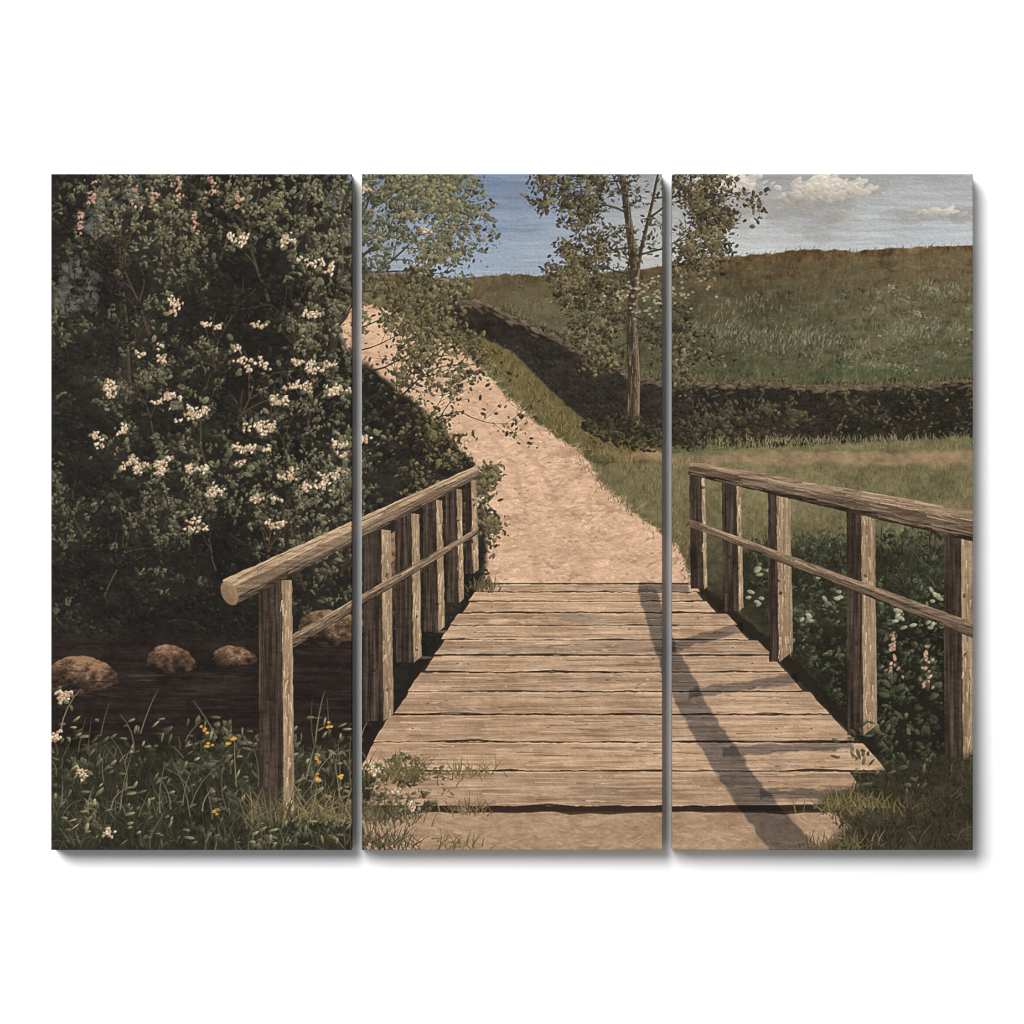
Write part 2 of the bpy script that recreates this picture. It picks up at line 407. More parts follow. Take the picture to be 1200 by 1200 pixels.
for x, y in scatter(core, 2600):                                 # lit sprigs on top of the masses
    l = light(x, y)
    if y > 730 or x > 428 or rnd.random() > (l - .04) * 2.2:
        continue
    a0 = rnd.uniform(-2.4, -.6)
    line([(x, y), (x + 9 * math.cos(a0), y + 9 * math.sin(a0))], 1.1, .5, jit(rgb(58, 50, 41), .15), .7)
    for _ in range(6):
        q = rnd.uniform(2, 12)
        a = rnd.uniform(1.6, 3.)
        dab(x + q * math.cos(a0) + rnd.gauss(0, 2.4), y + q * math.sin(a0) + rnd.gauss(0, 2), a, a * .5, a0 + rnd.gauss(0, .8), jit(mix(rgb(66, 64, 50), rgb(128, 123, 98), rnd.random() * min(1, .4 + l)), .12), .85, .3, .9)
# sprays that reach out over the lane and into the sky
tip = []
for (x, y, a, L, w) in ((424, 300, -.9, 100, 4), (430, 330, -.45, 100, 3.5), (420, 262, -1.0, 90, 3.5), (428, 318, -.15, 90, 3), (424, 240, -.6, 84, 3), (440, 240, -.5, 90, 2.6), (400, 250, -1.4, 80, 4)):
    twig(x, y, a, L, w, 2, tip, rgb(58, 51, 43), .55)
for x, y in scatter([(420, 200), (500, 200), (486, 250), (462, 300), (440, 360), (420, 400)], 130):
    clump(x, y, 9, 8, [rgb(50, 49, 40), rgb(70, 70, 55), rgb(94, 92, 71), rgb(122, 116, 90)], 2.6, .75, 0, .9)
leafy(tip, 3, 2.2, [rgb(48, 47, 38), rgb(68, 68, 53), rgb(94, 92, 71), rgb(124, 118, 91)], 6)
tip = []
for (x, y, a, L, w) in ((424, 500, -.5, 112, 3.5), (430, 530, -.32, 120, 3.4), (424, 470, -.55, 100, 3), (420, 440, -.35, 80, 3), (424, 560, -.25, 80, 3), (540, 600, -.6, 44, 1.6), (548, 640, -.8, 36, 1.5), (424, 410, .1, 60, 2), (420, 385, -.2, 70, 2)):
    twig(x, y, a, L, w, 2, tip, rgb(52, 42, 35), .5)
tip = [p for p in tip if rnd.random() < .6]
leafy(tip, 3, 2.2, [rgb(44, 40, 33), rgb(58, 53, 41), rgb(80, 74, 54), rgb(112, 104, 76)], 6)

def blossom(x, y, R, n, tint=0.):
    for _ in range(max(2, n // 2)):
        leaf_at(x + rnd.gauss(0, R), y + rnd.gauss(0, R * .7), 3.2, jit(mix(rgb(84, 86, 66), rgb(112, 112, 88), rnd.random()), .1))
    n = int(n * 1.5)
    cs = [(x + rnd.gauss(0, R * .62), y + rnd.gauss(0, R * .36)) for _ in range(max(1, n // 3))]
    for _ in range(int(n * 2.6)):
        ox, oy = rnd.choice(cs); px, py = ox + rnd.gauss(0, 3), oy + rnd.gauss(0, 2.2)
        dab(px, py, rnd.uniform(1.4, 2.8), rnd.uniform(.9, 1.5), rnd.uniform(0, 3), jit(rgb(150, 126, 102), .12), .8, .1, .5)
        dab(px + .5, py - .6, rnd.uniform(1., 2.4), rnd.uniform(.6, 1.2), rnd.uniform(0, 3), jit(mix(rgb(226, 208, 182), rgb(166, 138, 110), rnd.random() ** 1.1), .05), .9, .1, 1.2)
for x, y, R, n in ((278, 290, 12, 9), (336, 276, 14, 8), (366, 308, 14, 11), (208, 349, 12, 8), (252, 376, 13, 5), (300, 388, 10, 4), (360, 374, 11, 7), (196, 412, 18, 6), (276, 408, 9, 3),
                   (286, 432, 16, 11), (128, 464, 13, 10), (190, 470, 14, 13), (238, 490, 14, 14), (160, 544, 14, 14), (192, 545, 12, 11), (226, 544, 12, 11), (280, 532, 15, 15), (314, 500, 16, 14),
                   (372, 430, 16, 14), (392, 458, 15, 13), (350, 452, 12, 9), (340, 560, 13, 9), (366, 572, 14, 10), (252, 576, 12, 8), (108, 514, 13, 6), (150, 510, 10, 4), (302, 588, 12, 8), (400, 520, 12, 8),
                   (232, 620, 13, 7), (318, 616, 13, 7), (388, 560, 12, 7), (330, 478, 10, 8), (436, 226, 10, 3), (486, 272, 12, 4), (412, 398, 10, 6), (430, 504, 12, 6), (560, 590, 6, 2)):
    blossom(x + rnd.gauss(0, 5), y + rnd.gauss(0, 5), R, n)
for x, y in ((112, 226), (158, 232), (172, 236), (214, 224), (222, 262), (282, 236), (196, 210), (256, 222), (92, 262)):     # pink candles
    x += rnd.gauss(0, 8)
    for k in range(16):
        f = rnd.random()
        dab(x + rnd.gauss(0, 1.2 + 3.4 * (1 - f)), y + 12 - 26 * f, rnd.uniform(1.3, 2.6), 1.2, rnd.uniform(0, 3), jit(mix(rgb(146, 114, 98), rgb(196, 160, 140), rnd.random()), .1), .75, .1, .8)

# ---- shaded bank and stream under the bushes
bank = [(50, 740), (140, 748), (220, 738), (300, 752), (440, 740), (440, 1010), (50, 1010)]
fill(bank, tex(rgb(40, 34, 31), (n_hor, rgb(26, 22, 20)), (n_mid, rgb(18, 15, 13)), (n_fine, rgb(16, 14, 13))), 9, WOB)
def stone(x, y, a, b):
    pts = []
    for k in range(18):
        t = k * math.pi / 9
        r = 1 + .10 * math.sin(2 * t + x) + .07 * math.sin(3 * t + y)
        pts.append((x + a * r * math.cos(t), y + (b if math.sin(t) < 0 else b * .4) * r * math.sin(t)))
    s_, m = polymask(pts, .8, (WOBS[0] * .6, WOBS[1] * .6), 10)
    if s_ is None:
        return
    u = (XX[s_] - x) / a; v = (YY[s_] - y) / b
    k = np.clip(.42 - .62 * v + .22 * u + 1.3 * n_fine[s_] + .7 * n_mid[s_] - .25 * u * u, 0, 1)[..., None]
    c = np.where(k < .6, mix(rgb(36, 30, 27), rgb(86, 67, 54), k / .6), mix(rgb(86, 67, 54), rgb(142, 112, 88), (k - .6) / .4))
    lay(s_, m, c, .8)
    for _ in range(int(a * 1.3)):
        uu = rnd.uniform(-.8, .8); vv = -rnd.uniform(.15, .92) * math.sqrt(1 - uu * uu)
        dab(x + a * uu, y + b * vv, rnd.uniform(1.5, 5), rnd.uniform(.6, 1.3), .8 * uu + rnd.gauss(0, .35), jit(mix(rgb(66, 51, 42), rgb(152, 122, 96), -vv * rnd.random()), .1), .5, .15, 1.2)
    for _ in range(int(a * .7)):                                 # wet foot and its broken reflection
        dab(x + rnd.gauss(0, .5) * a, y + b * .42 + rnd.uniform(0, 9), rnd.uniform(5, 14), rnd.uniform(.6, 1.2), 0, jit(mix(rgb(28, 23, 21), rgb(78, 62, 51), rnd.random() ** 2), .1), .5)
stone(92, 800, 46, 30); stone(200, 780, 32, 22); stone(272, 774, 26, 18); stone(388, 744, 44, 28); stone(462, 690, 34, 66)
for _ in range(120):
    x, y = rnd.uniform(60, 420), rnd.uniform(786, 850)
    dab(x, y, rnd.uniform(8, 24), rnd.uniform(.7, 1.5), rnd.gauss(0, .04), jit(mix(rgb(34, 28, 27), rgb(66, 56, 51), rnd.random() ** 2), .1), .5)
def blade(x, y, L, a, w, col, curl=.5, al=.9):
    pts = [(x, y)]
    for k in range(4):
        a += curl * .25; x += L / 4 * math.sin(a); y -= L / 4 * math.cos(a); pts.append((x, y))
    line(pts, w, .4, col, al, .5)
def undergrowth(pts, n, cols, l0, l1, w, base):
    for x, y in sorted(scatter(pts, n), key=lambda p: p[1]):
        L = rnd.uniform(l0, l1) * (.6 + .6 * (y - base) / 150)
        k = min(max(.35 + at(n_mid, x, y) * 1.2 + rnd.gauss(0, .2), 0), .999) * (len(cols) - 1); i = int(k)
        blade(x, y, L, rnd.gauss(0, .45), w * rnd.uniform(.6, 1.3), jit(mix(cols[i], cols[i + 1], k - i), .1), rnd.gauss(0, .9), .8)
fill([(50, 890), (120, 870), (220, 880), (330, 876), (440, 880), (440, 1010), (50, 1010)], tex(rgb(46, 45, 35), (n_fine, rgb(28, 28, 22)), (n_mid, rgb(20, 20, 15))), 14, WOB, .85)
gc = [rgb(38, 37, 29), rgb(54, 54, 42), rgb(74, 74, 57), rgb(104, 98, 74), rgb(134, 122, 94)]
undergrowth([(56, 880), (430, 870), (440, 1000), (56, 1000)], 1300, gc[:4], 14, 34, 2., 880)
for _ in range(64):                                              # broad weeds
    x, y = rnd.uniform(62, 420), rnd.uniform(850, 990)
    c = jit(mix(rgb(50, 52, 41), rgb(104, 100, 78), rnd.random() ** 1.5), .12)
    for k in range(rnd.randint(3, 9)):
        t = rnd.uniform(0, 6.28)
        q = rnd.uniform(3, 9)
        dab(x + q * math.cos(t), y + q * .7 * math.sin(t), rnd.uniform(3, 7), rnd.uniform(1.2, 2.4), t + rnd.gauss(0, .5), jit(c, .16), rnd.uniform(.5, .85), .4, .8)
for _ in range(260):
    x, y = rnd.uniform(62, 424), rnd.uniform(840, 992)
    dab(x, y, rnd.uniform(2.5, 6), rnd.uniform(.8, 1.8), rnd.uniform(-1.6, 0.2), jit(mix(rgb(84, 82, 62), rgb(150, 140, 112), rnd.random() ** 1.5), .1), .75, .4, 1.)
for _ in range(46):
    blade(rnd.uniform(70, 424), rnd.uniform(850, 960), rnd.uniform(30, 72), rnd.gauss(0, .25), 1.7, jit(mix(rgb(84, 80, 62), rgb(140, 130, 106), rnd.random()), .1), rnd.gauss(.2, .6), .7)
for _ in range(9):
    x, y = rnd.uniform(230, 410), rnd.uniform(850, 950)
    for k in range(4):
        dab(x + rnd.gauss(0, 2), y + rnd.gauss(0, 2), 1.9, 1.4, 0, jit(rgb(190, 142, 62), .1), .9)
blossom(76, 816, 9, 13); blossom(70, 862, 8, 8); blossom(96, 905, 9, 5); blossom(120, 975, 8, 5)

# ---- weeds on the right bank, behind the railing
rb = [(870, 640), (930, 628), (1000, 622), (1150, 618), (1150, 910), (1020, 900), (960, 800), (890, 700)]
fill([(850, 650), (900, 640), (1150, 640), (1150, 900), (1030, 880), (930, 770), (860, 700)], tex(rgb(44, 43, 34), (n_mid, rgb(24, 25, 19)), (n_fine, rgb(24, 24, 19))), 16, WOB, .85)
fill([(960, 740), (1150, 730), (1150, 900), (1030, 890), (975, 830)], tex(rgb(34, 31, 27), (n_mid, rgb(16, 15, 13))), 20, WOB, .75)
rc = [rgb(34, 34, 27), rgb(50, 52, 40), rgb(70, 74, 56), rgb(100, 102, 78)]
for x, y in sorted(scatter(rb, 430), key=lambda p: p[1]):
    clump(x, y, rnd.uniform(8, 15), 8, rc, rnd.uniform(2.2, 3.8), .75, -.06 - .25 * max(0, (y - 700) / 200))
undergrowth([(870, 640), (1145, 620), (1145, 690), (900, 700)], 500, rc, 12, 24, 1.6, 560)
for x, y in ((890, 668), (884, 706), (960, 672), (982, 700), (946, 726), (1048, 716), (1094, 700), (1096, 730), (1060, 730), (1010, 672)):
    for _ in range(5):
        dab(x + rnd.gauss(0, 5), y + rnd.gauss(0, 4), rnd.uniform(3, 4.6), 1.9, rnd.gauss(0, .6), jit(rgb(152, 150, 124), .1), .85, .25, .9)
for x, y in ((1046, 770), (1086, 780)):                           # tall pink spikes
    for k in range(26):
        f = rnd.random()
        dab(x + rnd.gauss(0, 1 + 4 * (1 - f)), y + 26 - 52 * f, rnd.uniform(1.6, 2.8), 1.5, rnd.uniform(0, 3), jit(mix(rgb(140, 112, 94), rgb(190, 158, 136), rnd.random()), .1), .85, .1, .9)
    for k in range(12):
        t = rnd.uniform(0, 6.28)
        dab(x + 10 * math.cos(t), y + 50 + 26 * math.sin(t), rnd.uniform(4, 8), rnd.uniform(1.8, 3), t, jit(rgb(70, 72, 54), .15), .9, .3, .8)

# ---- near ground and the plank deck
ground = [(430, 1010), (425, 950), (450, 942), (1020, 936), (1060, 950), (1070, 1010)]
fill(ground, tex(rgb(160, 134, 110), (n_mid, rgb(30, 28, 26)), (n_fine, rgb(36, 34, 31)), (n_hor, rgb(20, 19, 18))), 6, WOB)
for x, y in scatter(ground, 700):
    dab(x, y, rnd.uniform(3, 12), rnd.uniform(.8, 2), rnd.gauss(0, .3), jit(mix(rgb(140, 116, 95), rgb(188, 158, 130), rnd.random()), .06), .45, .1, .8)
xl = lambda y: float(np.interp(y, [684, 884, 960], [564, 430, 404]))
xr = lambda y: float(np.interp(y, [684, 780, 890, 960], [806, 914, 1024, 1078]))
# dark space under the edges of the deck
fill([(xl(690) - 6, 694), (560, 690), (440, 885), (426, 890), (418, 876)], rgb(38, 31, 27), 3, WOBS, .85)
fill([(806, 684), (914, 778), (1024, 884), (1040, 884), (930, 772), (822, 684)], rgb(36, 31, 26), 3, WOBS, .8)
ys = [684, 694, 705, 718, 733, 750, 768, 788, 811, 838, 870, 904, 946]
fill([(xl(683), 683), (xr(683), 683), (xr(780), 780), (xr(890), 890), (xr(950) - 36, 950), (xl(950) + 20, 952), (xl(884), 884)], rgb(52, 40, 34))
for k in range(len(ys) - 1):
    y0, y1 = ys[k] + .5, ys[k + 1] - (.8 + .0022 * (ys[k] - 640))
    s0, s1 = rnd.uniform(-2, 2), rnd.uniform(-2, 2)
    pl, pr = rnd.uniform(-5, 3), rnd.uniform(-3, 7)
    if k == len(ys) - 2:
        pl, pr = 22, -40
    pts = [(xl(y0) + pl, y0 + s0 * .3), ((xl(y0) + xr(y0)) / 2, y0 + (s0 + s1) * .15), (xr(y0) + pr, y0 + s1 * .3), (xr(y1) + pr - 2, y1 + s1 * .3), ((xl(y1) + xr(y1)) / 2, y1 + rnd.uniform(-.7, .7)), (xl(y1) + pl, y1 + s0 * .3)]
    base = mix(rgb(152, 127, 105), rgb(192, 160, 131), rnd.random())
    g = np.roll(n_grain, rnd.randint(0, 800), 1); g2 = np.roll(n_mid, rnd.randint(0, 800), 1)
    t = tex(base, (g, rgb(66, 62, 56)), (g2, rgb(36, 33, 32)), (n_fine, rgb(22, 21, 20)))
    fill(pts, t, 0, (WOBS[0] * .5, WOBS[1] * .42))
    hgt = y1 - y0
    for _ in range(int(26 + hgt * 2.2)):                          # grain strokes
        x = rnd.uniform(xl(y0) + 4, xr(y0) - 8); y = rnd.uniform(y0 + 1, y1 - .8); L = rnd.uniform(10, 60)
        line([(x, y), (min(x + L * .5, xr(y) - 2), y + rnd.gauss(0, .6)), (min(x + L, xr(y) - 1), y + rnd.gauss(0, .8))], .5 + hgt * .04, .4,
             jit(mix(rgb(98, 78, 63), rgb(222, 191, 158), rnd.random()), .06), .48, .9)
    xs_ = np.linspace(xl(y1) + pl, xr(y1) + pr - 2, 15)          # the open joint with its chipped edge
    line([(x, y1 + .8 + rnd.gauss(0, .5 + hgt * .02)) for x in xs_], 1.1 + hgt * .05, .9 + hgt * .04, rgb(50, 37, 30), .9, -.3)
    line([(x, y0 + .9 + rnd.gauss(0, .4)) for x in np.linspace(xl(y0) + 10, xr(y0) - 10, 13)], .9, .6, rgb(208, 180, 150), .45, .6)
    if hgt > 12:
        for _ in range(2):
            x = rnd.uniform(xl(y0) + 30, xr(y0) - 50); y = rnd.uniform(y0 + 3, y1 - 3)
            line([(x, y), (x + rnd.uniform(12, 34), y + rnd.gauss(0, 1)), (x + rnd.uniform(36, 80), y + rnd.gauss(0, 1.6))], 1.3, .4, rgb(84, 64, 52), .7, -.2)
        for _ in range(3):                                        # weather stains
            x = rnd.uniform(xl(y0) + 30, xr(y0) - 30); y = rnd.uniform(y0 + 3, y1 - 3); c = jit(mix(rgb(118, 108, 98), rgb(206, 176, 146), rnd.random()), .06)
            for _ in range(9):
                dab(x + rnd.gauss(0, 20), min(max(y + rnd.gauss(0, hgt * .2), y0 + 2), y1 - 2), rnd.uniform(6, 18), rnd.uniform(1, 2.6), rnd.gauss(0, .06), c, .3, .1, .8)
        for _ in range(int(hgt)):
            x = rnd.uniform(xl(y0) + 10, xr(y0) - 10); y = rnd.uniform(y0 + 2, y1 - 2)
            dab(x, y, rnd.uniform(1, 5), rnd.uniform(.5, 1.1), rnd.gauss(0, .2), jit(mix(rgb(84, 66, 54), rgb(218, 190, 160), rnd.random()), .08), .55, .1, 1.2)
    for xn in (xl(y0) + 26, xr(y0) - 24):                         # nail heads
        if hgt > 10:
            dab(xn + rnd.gauss(0, 3), (y0 + y1) / 2, 1.1, .8, 0, rgb(58, 46, 40), .8)
line([(x, 950 + rnd.gauss(0, 1.4)) for x in np.linspace(440, 1010, 26)], 5, 5, rgb(52, 40, 34), .85, -.3)
# slanting shadow that the right-hand rail throws across the boards (part of the picture)
sh, m_ = polymask([(746, 690), (768, 690), (794, 760), (832, 830), (882, 905), (926, 960), (966, 1000), (905, 1000), (868, 950), (816, 870), (776, 790), (755, 720)], 2.2, WOBS)
C[sh] *= 1 - m_[..., None] * rgb(.37, .34, .29)
for a, b in (((806, 690), (748, 686)), ((870, 735), (776, 760)), ((935, 795), (806, 812)), ((1000, 872), (846, 880)), ((1040, 930), (890, 930))):
    sh, m_ = polymask([(a[0], a[1] - 5), (a[0], a[1] + 5), (b[0], b[1] + 7), (b[0], b[1] - 5)], 2, WOBS)
    C[sh] *= 1 - m_[..., None] * rgb(.34, .32, .27)
C[box(0, 1, 0, 1) or (slice(0, 0), slice(0, 0))] *= 1

# ---- railings: square posts, a straight top rail and a straight middle rail
def timber(pts, base, g, lit=None):
    s, m = polymask(pts, 0, (WOBS[0] * .3, WOBS[1] * .3))
    if s is None:
        return
    t = base + g[s][..., None] * rgb(58, 54, 48) + n_fine[s][..., None] * rgb(22, 20, 18)
    lay(s, m, t, .6)
def post(x, y0, y1, w, lw):
    """dark shaded face with a narrow sunlit right face"""
    timber([(x, y0), (x + w, y0), (x + w + 3, y1), (x + 1, y1)], rgb(62, 52, 45), n_ver)
    timber([(x + w, y0), (x + w + lw, y0 + 1), (x + w + lw + 3, y1 - lw * .8), (x + w + 3, y1)], rgb(142, 121, 98), n_ver)
    for _ in range(int((y1 - y0) * .25)):
        q = rnd.random(); xx = x + rnd.uniform(1, w + lw - 1); y = rnd.uniform(y0 + 4, y1 - 14)
        base = rgb(56, 47, 40) if xx < x + w else rgb(176, 152, 124)
        line([(xx + 2 * (y - y0) / (y1 - y0), y), (xx + 2 * (y - y0) / (y1 - y0) + rnd.gauss(0, .4), y + rnd.uniform(6, 20))], 1.1, .4, jit(base, .16), .6, .5)
_post = post
def post(x, y0, y1, w, lw):
    _post(x, y0, y1, w, lw)
    for _ in range(int((y1 - y0) * .12)):                         # flaking, sunlit fibres on the lit edge
        q = rnd.random(); y = y0 + 6 + q * (y1 - y0 - 18); xx = x + w + 3 * q + rnd.uniform(.2, max(.6, lw * .8))
        line([(xx, y), (xx + rnd.gauss(0, .8), y + rnd.uniform(5, 14))], rnd.uniform(.9, 2.), .5, jit(rgb(196, 171, 140), .1), .75, 1.)
    for _ in range(5):
        y = rnd.uniform(y0 + 10, y1 - 10)
        dab(x + rnd.uniform(2, w + lw - 2), y, rnd.uniform(1.5, 3), rnd.uniform(1, 2), rnd.uniform(0, 3), jit(rgb(48, 40, 34), .1), .6, .2, -.4)
def rail(ax, ay, bx, by, wa, wb, base=rgb(124, 105, 87), lit=rgb(172, 148, 121)):
    d = math.hypot(bx - ax, by - ay); nx, ny = -(by - ay) / d, (bx - ax) / d
    if ny > 0:
        nx, ny = -nx, -ny                                         # normal that points up
    q = lambda t, o: (ax + (bx - ax) * t + nx * o * mix(wa, wb, t), ay + (by - ay) * t + ny * o * mix(wa, wb, t))
    timber([q(0, .5), q(1, .5), q(1, -.5), q(0, -.5)], base, n_hor2)
    timber([q(0, .5), q(1, .5), q(1, .12), q(0, .12)], lit, n_hor2)
    timber([q(0, -.28), q(1, -.28), q(1, -.52), q(0, -.52)], base * .58, n_hor2)
    for _ in range(int(d * .55)):
        t = rnd.uniform(0, .93); o = rnd.uniform(-.42, .46); t2 = min(1, t + rnd.uniform(.04, .14))
        line([q(t, o), q((t + t2) / 2, o + rnd.gauss(0, .03)), q(t2, o + rnd.gauss(0, .05))], 1.3, .5, jit(mix(rgb(74, 60, 50), rgb(204, 178, 146), rnd.random() * (1 if o > 0 else .6)), .08), .6, .7)
L0, L1 = (268, 694), (556, 552)
R0, R1 = (1150, 618), (812, 548)
ly = lambda x: L0[1] + (x - L0[0]) * (L1[1] - L0[1]) / (L1[0] - L0[0])
ry = lambda x: R1[1] + (x - R1[0]) * (R0[1] - R1[1]) / (R0[0] - R1[0])
# far posts first
for x, yb, w, lw in ((545, 672, 7, 6), (522, 706, 13, 6), (496, 740, 15, 7), (463, 776, 19, 9), (425, 845, 22, 11)):
    if x == 425:
        pass
    post(x, ly(x) + 4, yb, w, lw)
rail(330, ly(330) + 96, 560, 622, 15, 6, rgb(84, 71, 60), rgb(122, 104, 85))
post(303, ly(310) + 6, 962, 27, 12)
rail(L0[0], L0[1], L1[0] + 4, L1[1], 32, 13)
dab(L0[0] + 1, L0[1] + 1, 15, 9, 1.15, rgb(138, 114, 92), .9, .1); dab(L0[0] + 1, L0[1] + 1, 10, 5.5, 1.15, rgb(122, 100, 80), .5); dab(L0[0] + 2, L0[1] - 1, 4, 2, 1.15, rgb(150, 124, 100), .5)
for x, yb, w, lw in ((808, 690, 14, 4), (846, 716, 17, 5), (900, 776, 10, 16), (992, 862, 17, 16), (1106, 892, 20, 22)):
    post(x, ry(x) + 4, yb, w, lw)
rail(806, 612, 1150, 742, 8, 17, rgb(78, 66, 56), rgb(120, 102, 84))
rail(R1[0] - 4, R1[1], R0[0], R0[1], 16, 36, rgb(92, 77, 64), rgb(136, 116, 95))

# ---- growth round the near ends of the bridge
def tuft(x, y, n, L, cols, spread):
    for _ in range(n):
        blade(x + rnd.gauss(0, spread), y + rnd.gauss(0, spread * .2), L * rnd.uniform(.5, 1.2), rnd.gauss(0, .5), 1.8, jit(mix(cols[0], cols[1], rnd.random()), .12), rnd.gauss(0, .6), .85)
for x, y in scatter([(425, 900), (470, 884), (530, 904), (520, 936), (480, 955), (426, 960)], 60):
    clump(x, y, 9, 7, [rgb(44, 41, 32), rgb(66, 61, 45), rgb(96, 88, 64), rgb(124, 112, 84)], 2.8, .6)
tuft(466, 910, 110, 26, (rgb(64, 58, 40), rgb(124, 112, 80)), 18); tuft(545, 908, 50, 16, (rgb(76, 68, 46), rgb(130, 116, 84)), 20)
tuft(546, 952, 50, 18, (rgb(84, 74, 52), rgb(136, 120, 88)), 12); tuft(450, 960, 140, 22, (rgb(58, 54, 40), rgb(112, 102, 76)), 22)
tuft(540, 992, 40, 18, (rgb(96, 84, 60), rgb(136, 118, 88)), 14); tuft(448, 992, 120, 24, (rgb(52, 50, 37), rgb(98, 92, 68)), 24)
tuft(566, 690, 60, 12, (rgb(66, 60, 42), rgb(110, 98, 70)), 10)
blossom(440, 905, 7, 5); blossom(480, 948, 6, 4); blossom(462, 930, 5, 3)
fill([(930, 1010), (996, 966), (960, 944), (1030, 905), (1150, 880), (1150, 1010)], tex(rgb(56, 51, 39), (n_fine, rgb(30, 29, 23)), (n_mid, rgb(22, 21, 16))), 12, WOB, .9)
undergrowth([(960, 940), (1040, 910), (1146, 890), (1146, 1000), (1000, 1000)], 620, [rgb(38, 36, 28), rgb(56, 53, 39), rgb(78, 72, 52), rgb(108, 98, 70)], 12, 26, 1.8, 860)
tuft(985, 992, 90, 16, (rgb(64, 58, 42), rgb(118, 104, 76)), 22)
tuft(1000, 946, 130, 18, (rgb(76, 70, 46), rgb(126, 114, 78)), 26)
for x, y in scatter([(950, 868), (1000, 856), (1040, 820), (1090, 850), (1090, 930), (1020, 925)], 90):
    t = rnd.uniform(0, 6.28)
    dab(x, y, rnd.uniform(2.5, 7), rnd.uniform(1.1, 2.4), t, jit(mix(rgb(48, 48, 36), rgb(100, 98, 74), rnd.random() ** 1.4), .14), .8, .4, .9)
tuft(322, 960, 80, 40, (rgb(58, 56, 42), rgb(118, 108, 80)), 24); tuft(385, 960, 110, 34, (rgb(64, 60, 44), rgb(134, 120, 88)), 22)
for x, y in scatter([(350, 880), (412, 850), (424, 990), (340, 990)], 50):
    dab(x, y, rnd.uniform(3, 6), rnd.uniform(1.2, 2.2), rnd.uniform(0, 3), jit(mix(rgb(60, 56, 42), rgb(136, 124, 92), rnd.random()), .12), .85, .3, .9)

# ---- bristle relief, canvas grain, a very slight varnish tone
gx = np.zeros_like(HT); gy = np.zeros_like(HT)
HB = np.clip(HT, -1, 6) * .35
HB = HB + fbm(3.2, 2.2, 2, 70) * 1.1
gx[:, 1:-1] = HB[:, 2:] - HB[:, :-2]; gy[1:-1] = HB[2:] - HB[:-2]
emb = np.clip(-gx * .5 + gy * .6, -1.2, 1.2)
lum = C.mean(-1)
C += (emb * (3.5 + lum * .085))[..., None]
C += ((fbm(2., 2., 1, 71) * .6 + np.sin(XX * 2.2) * .08 + np.sin(YY * 2.2) * .08) * (3 + lum * .05))[..., None]
def blur3(a):
    p = np.pad(a, ((1, 1), (1, 1), (0, 0)), 'edge')
    p = (p[:-2] + 2 * p[1:-1] + p[2:]) / 4
    return (p[:, :-2] + 2 * p[:, 1:-1] + p[:, 2:]) / 4
C = 84 + (C - 84) * rgb(1.08, 1.07, 1.06) + rgb(1., 0, -1.5)
SOFT = blur3(blur3(C))
C += (C - SOFT) * 1.5                     # crisp edges of dry paint
C += (NR.rand(NH, NW)[..., None] - .5) * (5 + C * .045)
C = np.clip(C, 8, 246)
LIN = np.where(C / 255 <= .04045, C / 255 / 12.92, ((C / 255 + .055) / 1.055) ** 2.4).astype(np.float32)

# ------------------------------------------------------------------ the scene
scene = bpy.context.scene
col = scene.collection
LIGHT_GAIN = 1.56                            # paint reflectance = shown colour / this


def material(name):
    m = bpy.data.materials.new(name); m.use_nodes = True
    nt = m.node_tree; nt.nodes.clear()
    o = nt.nodes.new('ShaderNodeOutputMaterial'); b = nt.nodes.new('ShaderNodeBsdfPrincipled')
    nt.links.new(b.outputs[0], o.inputs[0])
    return m, nt, b


m_canvas, nt, b = material('printed canvas')
at_ = nt.nodes.new('ShaderNodeAttribute'); at_.attribute_name = 'paint'
nt.links.new(at_.outputs['Color'], b.inputs['Base Color'])
b.inputs['Roughness'].default_value = .85
b.inputs['Specular IOR Level'].default_value = .08
tc = nt.nodes.new('ShaderNodeTexCoord')
w1 = nt.nodes.new('ShaderNodeTexWave'); w2 = nt.nodes.new('ShaderNodeTexWave')
for w, d in ((w1, 'X'), (w2, 'Z')):
    w.bands_direction = d; w.inputs['Scale'].default_value = 300.; w.inputs['Distortion'].default_value = .6
    nt.links.new(tc.outputs['Object'], w.inputs['Vector'])
ad = nt.nodes.new('ShaderNodeMath'); ad.operation = 'ADD'
nt.links.new(w1.outputs['Fac'], ad.inputs[0]); nt.links.new(w2.outputs['Fac'], ad.inputs[1])
bp = nt.nodes.new('ShaderNodeBump'); bp.inputs['Strength'].default_value = .08; bp.inputs['Distance'].default_value = .0004
nt.links.new(ad.outputs[0], bp.inputs['Height']); nt.links.new(bp.outputs[0], b.inputs['Normal'])

m_wood, nt, b = material('raw pine')
tc = nt.nodes.new('ShaderNodeTexCoord'); nz = nt.nodes.new('ShaderNodeTexNoise'); cr = nt.nodes.new('ShaderNodeValToRGB')
nz.inputs['Scale'].default_value = 30
nt.links.new(tc.outputs['Object'], nz.inputs['Vector']); nt.links.new(nz.outputs['Fac'], cr.inputs[0])
cr.color_ramp.elements[0].color = (.42, .28, .15, 1); cr.color_ramp.elements[1].color = (.6, .44, .26, 1)
nt.links.new(cr.outputs[0], b.inputs['Base Color']); b.inputs['Roughness'].default_value = .7

